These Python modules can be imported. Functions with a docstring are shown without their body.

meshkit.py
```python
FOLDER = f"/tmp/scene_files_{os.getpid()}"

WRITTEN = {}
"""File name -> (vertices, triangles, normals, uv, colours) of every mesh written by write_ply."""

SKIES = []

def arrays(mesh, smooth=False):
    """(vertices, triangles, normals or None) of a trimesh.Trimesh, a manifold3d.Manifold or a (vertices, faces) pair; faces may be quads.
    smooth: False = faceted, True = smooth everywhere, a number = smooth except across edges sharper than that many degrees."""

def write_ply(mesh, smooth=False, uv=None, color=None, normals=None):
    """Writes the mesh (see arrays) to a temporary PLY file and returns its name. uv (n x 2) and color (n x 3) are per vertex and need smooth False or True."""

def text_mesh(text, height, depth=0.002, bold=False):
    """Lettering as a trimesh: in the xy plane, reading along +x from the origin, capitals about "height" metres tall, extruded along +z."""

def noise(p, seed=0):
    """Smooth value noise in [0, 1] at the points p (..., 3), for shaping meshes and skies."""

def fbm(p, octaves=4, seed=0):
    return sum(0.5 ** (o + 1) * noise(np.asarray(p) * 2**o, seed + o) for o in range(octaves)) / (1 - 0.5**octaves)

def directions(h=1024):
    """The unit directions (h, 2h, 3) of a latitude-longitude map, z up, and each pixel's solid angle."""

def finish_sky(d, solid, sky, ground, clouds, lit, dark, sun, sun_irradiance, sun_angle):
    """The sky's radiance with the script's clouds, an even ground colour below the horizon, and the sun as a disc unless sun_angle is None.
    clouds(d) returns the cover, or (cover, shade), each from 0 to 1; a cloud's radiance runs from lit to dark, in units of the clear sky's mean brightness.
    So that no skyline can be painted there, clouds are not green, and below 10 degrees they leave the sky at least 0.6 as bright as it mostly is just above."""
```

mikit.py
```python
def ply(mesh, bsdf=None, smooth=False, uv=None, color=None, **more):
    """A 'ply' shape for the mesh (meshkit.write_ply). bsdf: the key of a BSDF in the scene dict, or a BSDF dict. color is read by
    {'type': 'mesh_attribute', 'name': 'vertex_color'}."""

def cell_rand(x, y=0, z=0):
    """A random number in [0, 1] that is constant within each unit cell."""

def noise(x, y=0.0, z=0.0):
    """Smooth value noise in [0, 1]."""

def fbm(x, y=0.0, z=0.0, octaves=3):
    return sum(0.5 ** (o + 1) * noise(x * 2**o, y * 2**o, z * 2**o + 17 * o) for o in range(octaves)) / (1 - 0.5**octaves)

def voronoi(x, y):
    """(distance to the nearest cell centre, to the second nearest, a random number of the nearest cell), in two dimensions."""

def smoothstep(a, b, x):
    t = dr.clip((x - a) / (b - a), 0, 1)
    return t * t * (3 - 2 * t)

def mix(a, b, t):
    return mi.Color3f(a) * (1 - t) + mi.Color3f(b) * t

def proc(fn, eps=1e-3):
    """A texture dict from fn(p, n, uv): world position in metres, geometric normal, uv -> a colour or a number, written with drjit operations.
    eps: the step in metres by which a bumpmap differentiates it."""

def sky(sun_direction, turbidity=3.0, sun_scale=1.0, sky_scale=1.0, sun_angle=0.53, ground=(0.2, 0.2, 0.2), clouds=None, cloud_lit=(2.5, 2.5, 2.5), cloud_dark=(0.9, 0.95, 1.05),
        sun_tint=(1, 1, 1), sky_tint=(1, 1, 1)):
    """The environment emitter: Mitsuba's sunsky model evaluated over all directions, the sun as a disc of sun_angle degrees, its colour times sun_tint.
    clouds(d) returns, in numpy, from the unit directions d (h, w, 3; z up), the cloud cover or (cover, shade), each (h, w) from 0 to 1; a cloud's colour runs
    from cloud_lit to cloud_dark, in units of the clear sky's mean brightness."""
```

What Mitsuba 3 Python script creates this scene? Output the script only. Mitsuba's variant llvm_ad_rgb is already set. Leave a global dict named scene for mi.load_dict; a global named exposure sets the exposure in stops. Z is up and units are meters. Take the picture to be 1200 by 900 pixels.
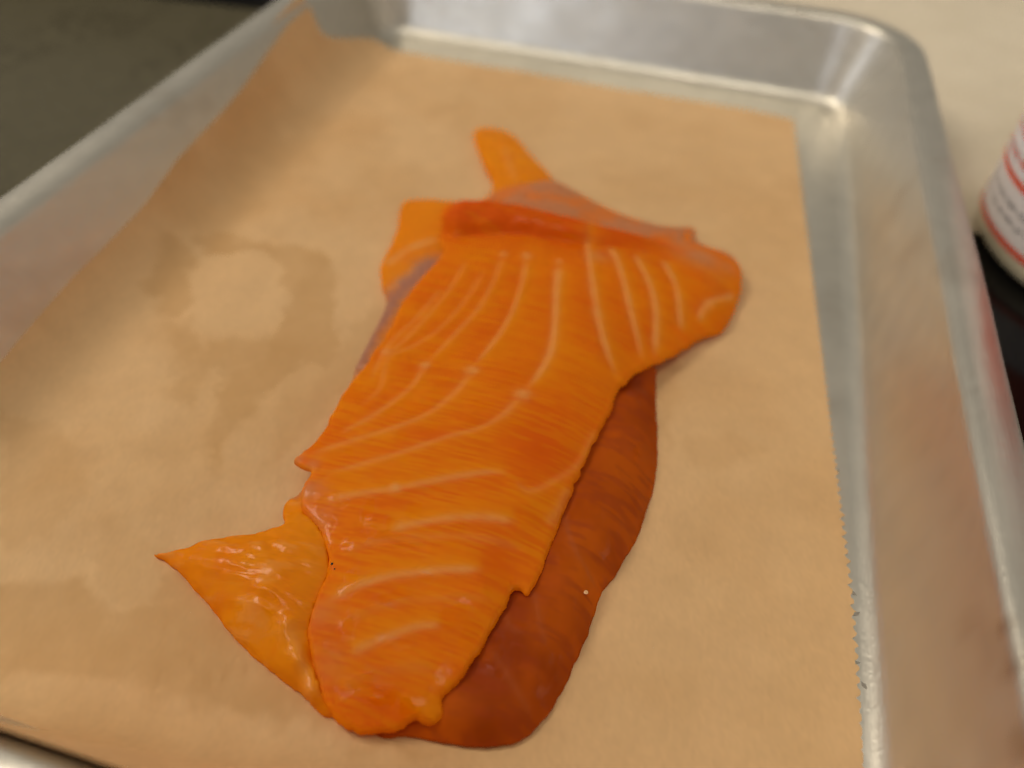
import math, random
import numpy as np, trimesh, shapely, mitsuba as mi, drjit as dr
import mikit, meshkit
from mikit import noise, fbm, smoothstep, mix, proc
from scipy.spatial import Delaunay, cKDTree
from scipy.interpolate import RBFInterpolator
random.seed(3)
T = mi.ScalarTransform4f
scene, labels = {}, {}

# ------------------------------------------------------------------ camera, light, exposure
EYE, FWD, UP = np.array((0.03682, -0.29371, 0.12198)), np.array((-0.14917, 0.70384, -0.69452)), (-0.21906, 0.6614, 0.71733)
scene['camera'] = {'type': 'thinlens', 'fov': 63.904, 'fov_axis': 'x', 'near_clip': 0.005, 'far_clip': 30.0,
    'aperture_radius': 0.0018, 'focus_distance': 0.136,
    'to_world': T().look_at(origin=EYE.tolist(), target=(EYE + FWD).tolist(), up=list(UP))}
exposure = -0.06
def panel(origin, target, w, h, rgb):
    return {'type': 'rectangle', 'to_world': T().look_at(origin=origin, target=target, up=[0.1, 0.2, 1]) @ T().scale([w / 2, h / 2, 1]),
            'emitter': {'type': 'area', 'radiance': {'type': 'rgb', 'value': rgb}}}
scene['wall_lamp'] = panel([-0.78, -0.13, 0.94], [0, -0.1, 0], 0.40, 0.40, [11.8, 10.3, 8.2])
scene['added_top_panel'] = panel([0.0, -0.55, 1.5], [0, -0.1, 0], 0.7, 0.5, [4.6, 4.1, 3.3])  # added overhead fill, set back so the phone shades the near end
scene['window'] = panel([-0.47, -1.65, 0.66], [0, 0, 0.0], 0.42, 0.7, [3.2, 3.4, 3.8])
scene['side_window'] = panel([-1.7, -0.25, 0.46], [0, -0.05, 0.0], 0.34, 0.5, [2.6, 2.8, 3.2])
scene['room_light'] = {'type': 'constant', 'radiance': {'type': 'rgb', 'value': [0.33, 0.305, 0.255]}}
labels['wall_lamp'] = {'label': 'warm shaded lamp left of the pan, outside the frame', 'category': 'lamp'}
labels['added_top_panel'] = {'label': 'added wide soft fill panel over the counter, no known lamp, outside the frame', 'category': 'lamp'}
labels['window'] = {'label': 'daylight window behind the camera, outside the frame', 'category': 'window'}
labels['side_window'] = {'label': 'smaller daylight window far to the left, outside the frame', 'category': 'window'}

# ------------------------------------------------------------------ helpers
def tag(key, label, category=None, group=None, kind=None):
    labels[key] = {k: v for k, v in dict(label=label, category=category, group=group, kind=kind).items() if v}
def put(key, v, f, bsdf, n=None, color=None, smooth=True):
    """One entry of the scene from arrays; vertex normals n may be given so that parts of one surface join without a seam."""
    path = meshkit.write_ply((np.asarray(v, float), np.asarray(f, int)), smooth if n is None else False, None, color, n)
    scene[key] = {'type': 'ply', 'filename': path, 'face_normals': meshkit.WRITTEN[path][2] is None, 'bsdf': {'type': 'ref', 'id': bsdf}}
def normals(v, f):
    n = np.zeros_like(v); fn = np.cross(v[f[:, 1]] - v[f[:, 0]], v[f[:, 2]] - v[f[:, 0]])
    for k in range(3): np.add.at(n, f[:, k], fn)
    return n / np.maximum(np.linalg.norm(n, axis=1, keepdims=True), 1e-20)
def sub(v, f, keep, n, color=None):
    """The faces kept, with their own vertices."""
    ff = f[keep]; u, inv = np.unique(ff, return_inverse=True)
    return v[u], inv.reshape(-1, 3), n[u], None if color is None else color[u]
def spline(pts, step, closed=False):
    p = np.asarray(pts, float)
    p = np.vstack([p[-2:], p, p[:3]]) if closed else np.vstack([2 * p[0] - p[1], p, 2 * p[-1] - p[-2]])
    out = []
    for i in range(1, len(p) - 2):
        a, b, c, d = p[i - 1:i + 3]; m = max(2, int(np.linalg.norm((c - b)[:2]) / step * 2)); t = np.linspace(0, 1, m, endpoint=False)[:, None]
        out.append(.5 * (2 * b + (c - a) * t + (2 * a - 5 * b + 4 * c - d) * t**2 + (3 * b - a - 3 * c + d) * t**3))
    q = np.vstack(out + [p[-2:-1]])
    if closed: q = q[int(len(out[0])):len(q) - 1] if False else np.vstack(out[1:-1])
    if closed: q = np.vstack([q, q[:1]])
    s = np.r_[0, np.cumsum(np.linalg.norm(np.diff(q[:, :2], axis=0), axis=1))]
    k = np.linspace(0, s[-1], max(3, int(s[-1] / step)) + 1)
    r = np.stack([np.interp(k, s, q[:, j]) for j in range(q.shape[1])], 1)
    return r[:-1] if closed else r
def nz(x, y, s, seed=0, o=3):
    return meshkit.fbm(np.stack([x * s, y * s, 0 * x + seed * 7.3], -1), o, seed)
def sst(a, b, x):
    t = np.clip((x - a) / (b - a), 0, 1); return t * t * (3 - 2 * t)
def blend(c, col, w): return c * (1 - w[:, None]) + np.asarray(col)[None] * w[:, None]

# coordinates in millimetres
TOP_OUTLINE = [(-18.35,-130.54,9.0),(-20.11,-125.93,10.0),(-20.36,-116.21,7.0),(-14.8,-111.54,6.0),(-5.33,-112.04,6.0),(6.45,-113.34,6.0),(17.55,-111.9,5.0),(30.38,-108.1,5.0),(40.09,-105.43,5.0),(42.76,-109.82,5.0),(50.58,-112.59,5.0),(54.69,-116.89,5.0),(55.57,-123.61,4.0),(54.88,-131.21,3.0),(52.73,-139.85,3.0),(47.68,-146.56,4.0),(42.71,-154.82,5.0),(38.96,-160.1,6.0),(36.28,-164.08,7.0),(34.32,-169.62,8.0),(32.95,-172.94,8.0),(32.73,-179.04,8.5),(31.68,-185.58,9.0),(30.67,-192.19,9.0),(29.86,-199.81,9.0),(29.35,-205.31,9.0),(28.96,-208.08,8.5),(28.51,-213.68,8.0),(28.06,-219.68,8.0),(27.11,-223.25,8.0),(25.88,-222.82,8.0),(24.7,-223.66,8.0),(24.18,-227.31,7.5),(22.8,-231.99,7.0),(22.02,-236.57,7.0),(20.34,-240.42,6.5),(19.12,-242.28,6.0),(19.9,-243.83,5.0),(19.4,-245.43,4.5),(18.11,-246.2,4.5),(16.54,-246.12,5.0),(14.69,-247.5,4.0),(11.36,-249.02,3.5),(8.31,-249.54,3.5),(4.68,-248.64,4.0),(0.83,-245.19,5.0),(-2.33,-241.05,6.0),(-3.91,-238.13,6.5),(-4.62,-234.05,7.0),(-4.77,-230.42,7.5),(-5.31,-227.27,7.5),(-8.8,-222.08,8.0),(-13.29,-219.07,8.0),(-14.99,-217.13,8.0),(-15.6,-214.03,8.5),(-15.8,-210.86,8.5),(-20.06,-209.28,8.0),(-18.22,-205.29,8.5),(-17.7,-200.03,9.0),(-17.87,-191.79,9.0),(-17.06,-181.76,9.0),(-16.48,-171.49,9.0),(-17.04,-161.35,9.0),(-16.0,-149.75,9.0),(-14.19,-141.67,9.5),(-17.35,-136.06,9.5)]
TOP_RELIEF = [(-9.66,-129.03,10.5),(2.6,-126.59,11.0),(-5.87,-141.58,10.2),(3.98,-140.06,10.8),(12.27,-140.89,11.2),(19.01,-134.7,11.5),(28.18,-128.49,11.0),(33.05,-133.25,10.5),(41.08,-131.09,9.0),(49.28,-128.21,7.0),(44.26,-120.5,8.0),(-10.74,-174.17,9.5),(3.21,-171.87,11.5),(16.59,-167.94,12.0),(27.53,-168.58,11.0),(-9.92,-199.13,9.5),(4.12,-196.52,11.5),(19.1,-192.14,12.0),(27.99,-187.78,10.5),(-3.86,-217.67,9.5),(10.11,-214.46,11.0),(23.67,-209.8,10.5),(2.11,-232.16,8.5),(12.3,-229.37,9.0),(21.16,-226.66,9.0),(5.92,-241.69,6.5),(13.7,-241.01,7.0),(18.48,-239.58,7.0),(38.79,-144.63,9.0),(50.22,-136.76,6.0)]
DARK_OUTLINE = [(33.21,-160.9,6.0),(39.16,-158.89,5.0),(40.33,-162.14,3.0),(41.24,-168.83,2.0),(42.75,-176.66,1.5),(43.65,-184.6,1.5),(43.56,-193.35,1.5),(42.33,-203.16,1.5),(40.16,-211.22,1.5),(38.46,-215.76,1.5),(37.88,-222.54,1.5),(36.47,-230.63,1.5),(34.71,-237.8,1.5),(32.03,-242.84,1.5),(29.32,-244.79,1.5),(25.83,-246.07,1.5),(20.91,-246.88,1.5),(15.84,-247.34,1.5),(10.93,-248.27,1.5),(7.01,-241.84,2.0),(10.99,-225.95,3.0),(14.0,-206.92,3.0),(19.94,-179.14,4.0),(27.53,-164.47,5.0)]
DARK_RELIEF = [(34.06,-177.57,7.0),(32.9,-194.43,7.5),(31.18,-208.85,7.5),(29.27,-219.64,7.0),(25.9,-228.35,6.5),(23.11,-237.42,5.5),(20.4,-245.34,3.5),(39.51,-184.33,6.0),(38.28,-173.92,6.0),(39.15,-197.4,6.0),(37.82,-207.51,6.0),(35.93,-216.6,5.5),(34.74,-225.67,5.2),(32.9,-234.14,4.8),(30.19,-241.37,4.0),(25.48,-245.08,3.4)]
ROLL_AXIS = [(-12.59,-129.36,9.8,5.8),(-5.79,-127.29,9.8,5.6),(2.54,-126.11,10.2,4.9),(11.03,-125.89,10.5,4.0),(19.42,-125.18,10.0,3.8),(29.53,-121.86,9.2,3.4),(39.79,-117.27,7.6,2.8)]
UNDER_OUTLINE = [(-35.59,-231.03,2.5),(-32.21,-229.63,3.5),(-29.51,-228.45,4.5),(-27.41,-227.26,5.0),(-24.09,-225.32,5.0),(-20.12,-223.73,5.5),(-17.86,-222.48,6.0),(-16.35,-221.09,6.0),(-18.23,-218.24,5.0),(-18.61,-215.83,5.0),(-17.24,-213.6,5.0),(-17.15,-210.31,5.0),(-17.27,-205.22,4.0),(-17.33,-196.17,4.0),(-20.66,-181.08,4.5),(-20.84,-177.86,5.0),(-21.43,-167.91,5.0),(-23.12,-156.11,4.0),(-27.11,-149.3,3.0),(-30.25,-141.34,3.0),(-30.72,-133.82,3.0),(-32.25,-125.01,3.0),(-34.74,-114.6,3.0),(-29.23,-111.09,3.2),(-23.19,-111.16,4.0),(-15.69,-108.4,4.0),(-14.54,-97.28,3.0),(-21.51,-84.68,3.0),(-28.61,-69.0,3.0),(-23.21,-65.12,3.0),(-16.04,-68.65,3.5),(-8.6,-78.06,3.5),(0.63,-89.07,3.5),(4.08,-96.92,4.0),(7.18,-115.7,4.0),(2.4,-140.39,4.0),(2.52,-168.88,4.0),(3.31,-194.14,4.0),(3.95,-214.71,4.0),(4.65,-228.53,4.0),(5.29,-237.37,3.5),(6.37,-246.62,3.0),(3.68,-248.24,2.5),(1.83,-248.0,2.5),(-2.86,-245.86,2.5),(-8.7,-243.94,2.5),(-13.3,-241.96,2.5),(-18.1,-239.3,2.5),(-22.97,-236.49,2.5),(-28.53,-233.55,2.5),(-32.96,-231.63,2.0)]
UNDER_RELIEF = [(-21.56,-231.93,7.0),(-15.95,-230.89,8.0),(-10.81,-229.31,8.0),(-13.26,-236.22,7.5),(-6.06,-239.53,6.5),(-1.16,-244.41,5.0),(-24.26,-233.08,5.5),(-28.5,-231.48,4.5),(-5.94,-233.67,7.0),(-14.68,-220.03,7.0),(-15.71,-225.64,7.5),(-6.88,-239.23,7.6),(-3.03,-243.41,6.8),(0.08,-247.05,5.0),(-9.02,-239.39,6.0),(-5.01,-238.29,6.2),(-1.56,-241.99,4.2),(-12.71,-84.25,4.5),(-19.16,-74.86,4.0),(-5.72,-91.82,4.5),(-25.73,-127.58,4.0),(-22.62,-142.26,4.2)]
PALE_OUTLINE = [(-12.92,-108.21,5.0),(-8.72,-99.21,5.0),(-4.02,-96.92,5.5),(1.6,-94.29,6.0),(8.75,-97.34,6.0),(16.22,-101.91,6.0),(25.77,-105.45,6.0),(33.34,-106.54,6.0),(41.37,-102.86,5.0),(43.87,-107.86,4.0),(50.58,-109.5,4.0),(54.29,-113.28,4.0),(53.78,-121.03,3.0),(41.78,-128.42,4.0),(19.97,-124.63,5.0),(1.23,-119.45,5.0)]
PALE_RELIEF = [(-2.28,-105.99,6.5),(9.94,-109.02,7.0),(26.44,-113.55,7.0),(39.66,-113.28,6.0)]
TOP_FAT = [(0.75,0.75,[(np.float64(14.54),np.float64(-117.18)),(np.float64(19.01),np.float64(-134.7)),(np.float64(23.38),np.float64(-150.01)),(np.float64(26.88),np.float64(-160.24)),(np.float64(30.36),np.float64(-167.72)),(np.float64(33.11),np.float64(-171.95))]),(0.8,0.7,[(np.float64(22.29),np.float64(-127.66)),(np.float64(26.25),np.float64(-135.68)),(np.float64(31.17),np.float64(-149.07)),(np.float64(34.68),np.float64(-157.31)),(np.float64(36.39),np.float64(-162.4))]),(0.8,0.7,[(np.float64(28.63),np.float64(-128.67)),(np.float64(33.8),np.float64(-138.6)),(np.float64(36.59),np.float64(-145.99)),(np.float64(38.21),np.float64(-154.74)),(np.float64(38.63),np.float64(-159.35))]),(0.8,0.7,[(np.float64(35.41),np.float64(-127.5)),(np.float64(39.46),np.float64(-135.03)),(np.float64(42.34),np.float64(-144.6)),(np.float64(43.56),np.float64(-148.89))]),(0.8,0.8,[(np.float64(54.39),np.float64(-127.53)),(np.float64(49.52),np.float64(-134.82)),(np.float64(47.17),np.float64(-139.37)),(np.float64(46.7),np.float64(-143.7))]),(0.75,0.8,[(np.float64(12.78),np.float64(-138.71)),(np.float64(14.68),np.float64(-149.85)),(np.float64(17.02),np.float64(-161.92)),(np.float64(18.16),np.float64(-170.84)),(np.float64(17.39),np.float64(-178.67)),(np.float64(15.9),np.float64(-184.23))]),(0.35,0.8,[(np.float64(15.9),np.float64(-184.23)),(np.float64(13.82),np.float64(-190.73)),(np.float64(10.32),np.float64(-195.53)),(np.float64(5.0),np.float64(-199.15)),(np.float64(-1.37),np.float64(-203.98)),(np.float64(-7.76),np.float64(-208.3)),(np.float64(-13.62),np.float64(-211.66))]),(0.55,0.6,[(np.float64(5.07),np.float64(-138.78)),(np.float64(6.59),np.float64(-148.6)),(np.float64(7.29),np.float64(-160.12)),(np.float64(6.72),np.float64(-169.57)),(np.float64(4.51),np.float64(-180.29))]),(0.35,0.8,[(np.float64(4.51),np.float64(-180.29)),(np.float64(3.51),np.float64(-186.98)),(np.float64(-0.07),np.float64(-193.96)),(np.float64(-6.38),np.float64(-199.53)),(np.float64(-12.84),np.float64(-204.16)),(np.float64(-18.85),np.float64(-208.64))]),(0.35,0.6,[(np.float64(-0.25),np.float64(-139.6)),(np.float64(0.29),np.float64(-150.14)),(np.float64(-0.08),np.float64(-160.85)),(np.float64(-2.42),np.float64(-171.4)),(np.float64(-5.01),np.float64(-180.91))]),(0.35,0.7,[(np.float64(-5.01),np.float64(-180.91)),(np.float64(-5.68),np.float64(-187.9)),(np.float64(-9.6),np.float64(-195.72)),(np.float64(-14.43),np.float64(-202.42))]),(0.25,0.6,[(np.float64(-2.85),np.float64(-144.83)),(np.float64(-3.73),np.float64(-158.36)),(np.float64(-5.99),np.float64(-169.05)),(np.float64(-9.38),np.float64(-175.34)),(np.float64(-13.05),np.float64(-180.27)),(np.float64(-11.4),np.float64(-189.03)),(np.float64(-13.77),np.float64(-196.04))]),(0.5,0.65,[(np.float64(-11.65),np.float64(-217.08)),(np.float64(-3.94),np.float64(-213.68)),(np.float64(1.43),np.float64(-211.44)),(np.float64(9.29),np.float64(-207.39)),(np.float64(15.36),np.float64(-204.56)),(np.float64(19.29),np.float64(-203.71))]),(0.55,0.7,[(np.float64(1.96),np.float64(-220.08)),(np.float64(7.95),np.float64(-216.88)),(np.float64(13.83),np.float64(-214.46)),(np.float64(17.92),np.float64(-213.31)),(np.float64(22.85),np.float64(-212.3))]),(0.65,0.65,[(np.float64(-2.8),np.float64(-234.18)),(np.float64(0.76),np.float64(-230.66)),(np.float64(6.56),np.float64(-227.18)),(np.float64(13.44),np.float64(-224.45)),(np.float64(20.16),np.float64(-222.32))]),(0.6,0.65,[(np.float64(3.9),np.float64(-240.7)),(np.float64(6.12),np.float64(-238.71)),(np.float64(9.32),np.float64(-236.37)),(np.float64(12.58),np.float64(-234.11)),(np.float64(16.45),np.float64(-232.66))]),(0.3,0.6,[(np.float64(-7.92),np.float64(-143.0)),(np.float64(-8.65),np.float64(-157.1)),(np.float64(-11.36),np.float64(-171.46)),(np.float64(-14.79),np.float64(-182.83))]),(0.3,0.6,[(np.float64(-10.05),np.float64(-154.08)),(np.float64(-11.91),np.float64(-165.72)),(np.float64(-14.55),np.float64(-176.44)),(np.float64(-13.98),np.float64(-188.36))]),(0.3,0.8,[(np.float64(26.95),np.float64(-210.58)),(np.float64(28.25),np.float64(-206.53)),(np.float64(29.07),np.float64(-201.32))]),(0.14,0.8,[(np.float64(4.4),np.float64(-245.3)),(np.float64(9.42),np.float64(-242.04)),(np.float64(13.39),np.float64(-240.13)),(np.float64(17.81),np.float64(-239.55))]),(0.16,0.7,[(np.float64(-4.39),np.float64(-225.57)),(np.float64(2.37),np.float64(-221.92)),(np.float64(11.53),np.float64(-218.73)),(np.float64(21.13),np.float64(-216.71)),(np.float64(26.24),np.float64(-216.57))]),(0.12,0.7,[(np.float64(0.96),np.float64(-236.24)),(np.float64(8.79),np.float64(-231.27)),(np.float64(17.4),np.float64(-227.98)),(np.float64(23.18),np.float64(-226.29))]),(0.25,0.7,[(np.float64(30.99),np.float64(-185.64)),(np.float64(29.6),np.float64(-194.91)),(np.float64(26.84),np.float64(-200.68)),(np.float64(22.63),np.float64(-205.85)),(np.float64(19.05),np.float64(-204.0))])]
TOP_NODES = [(np.float64(-0.25),np.float64(-139.6),1.0),(np.float64(5.07),np.float64(-138.78),1.2),(np.float64(12.78),np.float64(-138.71),0.8),(np.float64(4.66),np.float64(-180.77),1.4),(np.float64(-5.01),np.float64(-180.91),1.2),(np.float64(-14.36),np.float64(-178.36),1.0),(np.float64(16.01),np.float64(-184.67),1.6),(np.float64(0.49),np.float64(-211.83),1.0),(np.float64(-7.11),np.float64(-85.22),0.1)]
UNDER_FAT = [(0.9,1.3,[(np.float64(-28.71),np.float64(-143.57)),(np.float64(-24.94),np.float64(-135.96)),(np.float64(-19.38),np.float64(-129.53))]),(0.8,1.1,[(np.float64(-24.99),np.float64(-154.59)),(np.float64(-21.94),np.float64(-147.06)),(np.float64(-18.41),np.float64(-138.82))]),(0.5,0.8,[(np.float64(-7.41),np.float64(-238.75)),(np.float64(-4.98),np.float64(-240.42)),(np.float64(-1.82),np.float64(-244.08)),(np.float64(1.09),np.float64(-247.99))]),(0.4,1.0,[(np.float64(-17.25),np.float64(-77.01)),(np.float64(-12.0),np.float64(-88.74)),(np.float64(-8.1),np.float64(-96.77))])]
DARK_FAT = [(0.35,0.5,[(np.float64(29.0),np.float64(-205.77)),(np.float64(32.18),np.float64(-212.14)),(np.float64(35.68),np.float64(-215.44)),(np.float64(38.38),np.float64(-216.2))]),(0.3,0.5,[(np.float64(27.65),np.float64(-221.7)),(np.float64(29.84),np.float64(-226.66)),(np.float64(31.98),np.float64(-230.64))]),(0.3,0.6,[(np.float64(23.85),np.float64(-233.14)),(np.float64(28.39),np.float64(-237.49)),(np.float64(32.68),np.float64(-240.55))]),(0.3,0.9,[(np.float64(35.86),np.float64(-168.81)),(np.float64(39.2),np.float64(-167.42))]),(0.3,0.6,[(np.float64(24.2),np.float64(-227.15)),(np.float64(26.09),np.float64(-229.06)),(np.float64(27.89),np.float64(-229.71))])]
PAPER_STAINS_SHADE = [(0.9,[(-78.4,-147.0),(-74.4,-141.6),(-64.6,-140.1),(-54.8,-138.6),(-44.6,-140.8),(-37.4,-149.4),(-33.8,-160.1),(-28.8,-169.4),(-26.1,-180.1),(-32.2,-179.3),(-35.6,-184.6),(-37.0,-193.0),(-36.0,-203.6),(-35.6,-212.3),(-42.9,-201.1),(-47.5,-187.2),(-44.3,-179.1),(-43.9,-169.9),(-46.9,-159.6),(-54.7,-148.2),(-62.0,-145.1),(-71.3,-149.2)]),(0.8,[(-83.2,-150.7),(-76.9,-148.4),(-68.6,-163.8),(-67.2,-173.2),(-69.9,-175.7),(-78.5,-165.5)]),(0.7,[(-69.1,-175.4),(-63.7,-172.0),(-57.5,-179.1),(-54.9,-186.9),(-52.9,-196.9),(-58.5,-190.8),(-61.2,-184.8)]),(0.6,[(-60.6,-187.4),(-55.6,-177.0),(-46.2,-175.3),(-43.6,-168.3),(-39.9,-171.7),(-44.1,-183.3),(-50.6,-190.9),(-50.0,-198.5),(-53.7,-197.1)]),(0.7,[(-33.4,-230.2),(-24.2,-235.1),(-15.3,-240.4),(-4.2,-245.1),(-3.9,-248.5),(-13.7,-245.8),(-21.3,-241.4),(-26.5,-241.5),(-33.4,-237.9)]),(0.5,[(-83.4,-209.4),(-71.3,-210.3),(-56.0,-218.8),(-53.8,-233.8),(-60.7,-237.7)]),(0.5,[(-36.2,-183.4),(-28.8,-169.4),(-27.3,-152.9),(-22.0,-160.9),(-22.3,-184.2),(-24.4,-199.8),(-28.2,-210.0),(-31.1,-197.2)]),(0.85,[(-61.4,-244.8),(-49.6,-239.5),(-35.5,-239.4),(-22.9,-234.7),(-1.2,-245.6),(7.9,-247.7),(-6.8,-250.9),(-22.7,-252.4),(-46.9,-255.0),(-55.5,-255.4)]),(0.4,[(-50.0,-225.1),(-34.8,-227.9),(-25.5,-235.5),(-31.6,-240.6),(-43.4,-239.3)]),(0.8,[(8.2,-249.9),(15.1,-248.9),(22.1,-246.6),(21.5,-248.8),(15.9,-251.1),(9.6,-251.7)]),(0.5,[(40.4,-152.1),(45.3,-153.4),(45.7,-164.5),(45.4,-177.3),(45.4,-186.5),(43.0,-173.2)]),(0.35,[(47.7,-174.1),(57.6,-168.4),(64.8,-173.4),(58.4,-180.1),(50.1,-180.5)])]  # wet stains, plus near-left shade painted in as brown up to the fold
TOP_REDS = [(np.float64(23.2),np.float64(-195.56),9,0.8),(np.float64(27.12),np.float64(-183.68),7,0.4),(np.float64(12.53),np.float64(-202.86),8,0.3),(np.float64(-0.77),np.float64(-130.13),6,0.7),(np.float64(23.69),np.float64(-125.82),7,0.8),(np.float64(11.18),np.float64(-126.51),7,0.7),(np.float64(-14.68),np.float64(-126.92),5,0.5),(np.float64(20.47),np.float64(-214.45),7,0.4),(np.float64(23.82),np.float64(-159.02),6,0.3),(np.float64(36.59),np.float64(-154.68),4,0.7),(np.float64(9.97),np.float64(-245.29),4,0.6)]
TOP_YELS = [(np.float64(-15.27),np.float64(-186.1),4,0.9),(np.float64(-15.05),np.float64(-175.15),4,0.8),(np.float64(-14.22),np.float64(-164.72),4,0.6),(np.float64(-16.28),np.float64(-196.23),4,0.5),(np.float64(51.37),np.float64(-126.04),4,0.6),(np.float64(-5.87),np.float64(-141.58),4,0.5),(np.float64(18.61),np.float64(-244.63),3,0.8),(np.float64(28.42),np.float64(-172.7),6,0.3),(np.float64(27.84),np.float64(-214.05),5,0.2)]
TOP_FILM = [(np.float64(44.26),np.float64(-120.49),5,0.9),(np.float64(39.65),np.float64(-114.01),4,0.7),(np.float64(50.85),np.float64(-120.13),3,0.5),(np.float64(20.91),np.float64(-134.05),2.5,0.4),(np.float64(-19.75),np.float64(-209.22),1.5,0.8),(np.float64(-14.06),np.float64(-215.29),2.2,0.7),(np.float64(-10.3),np.float64(-220.79),2.6,0.5),(np.float64(-2.78),np.float64(-235.86),2.5,0.35),(np.float64(1.55),np.float64(-242.66),3,0.25),(np.float64(-15.93),np.float64(-209.87),1.5,0.5)]
UNDER_SKIN = [(1,2.8,[(np.float64(-20.5),np.float64(-185.47)),(np.float64(-20.92),np.float64(-175.8)),(np.float64(-21.08),np.float64(-168.76)),(np.float64(-21.18),np.float64(-159.98)),(np.float64(-20.99),np.float64(-151.31)),(np.float64(-19.08),np.float64(-144.91)),(np.float64(-16.29),np.float64(-134.1))]),(0.6,1.2,[(np.float64(-17.84),np.float64(-215.7)),(np.float64(-17.13),np.float64(-213.81)),(np.float64(-16.91),np.float64(-211.52))])]
FIBRE = (0.997,-0.077)
UNDER_WET = [(np.float64(-23.9),np.float64(-230.64),4,1),(np.float64(-17.66),np.float64(-232.0),5,1),(np.float64(-11.16),np.float64(-234.45),5,1),(np.float64(-6.42),np.float64(-237.09),4,0.8),(np.float64(-16.32),np.float64(-227.38),4,0.8),(np.float64(-15.34),np.float64(-218.84),4,1),(np.float64(-10.2),np.float64(-229.06),5,0.8),(np.float64(-27.17),np.float64(-230.78),3,0.5)]
DARK_LIGHT = [(np.float64(37.33),np.float64(-216.45),6,0.95),(np.float64(40.36),np.float64(-190.71),9,0.6),(np.float64(41.2),np.float64(-204.04),6,0.7),(np.float64(20.53),np.float64(-245.73),5,0.7),(np.float64(34.64),np.float64(-210.9),5,0.6),(np.float64(33.87),np.float64(-226.9),5,0.4),(np.float64(31.06),np.float64(-241.95),4,0.3)]
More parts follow.
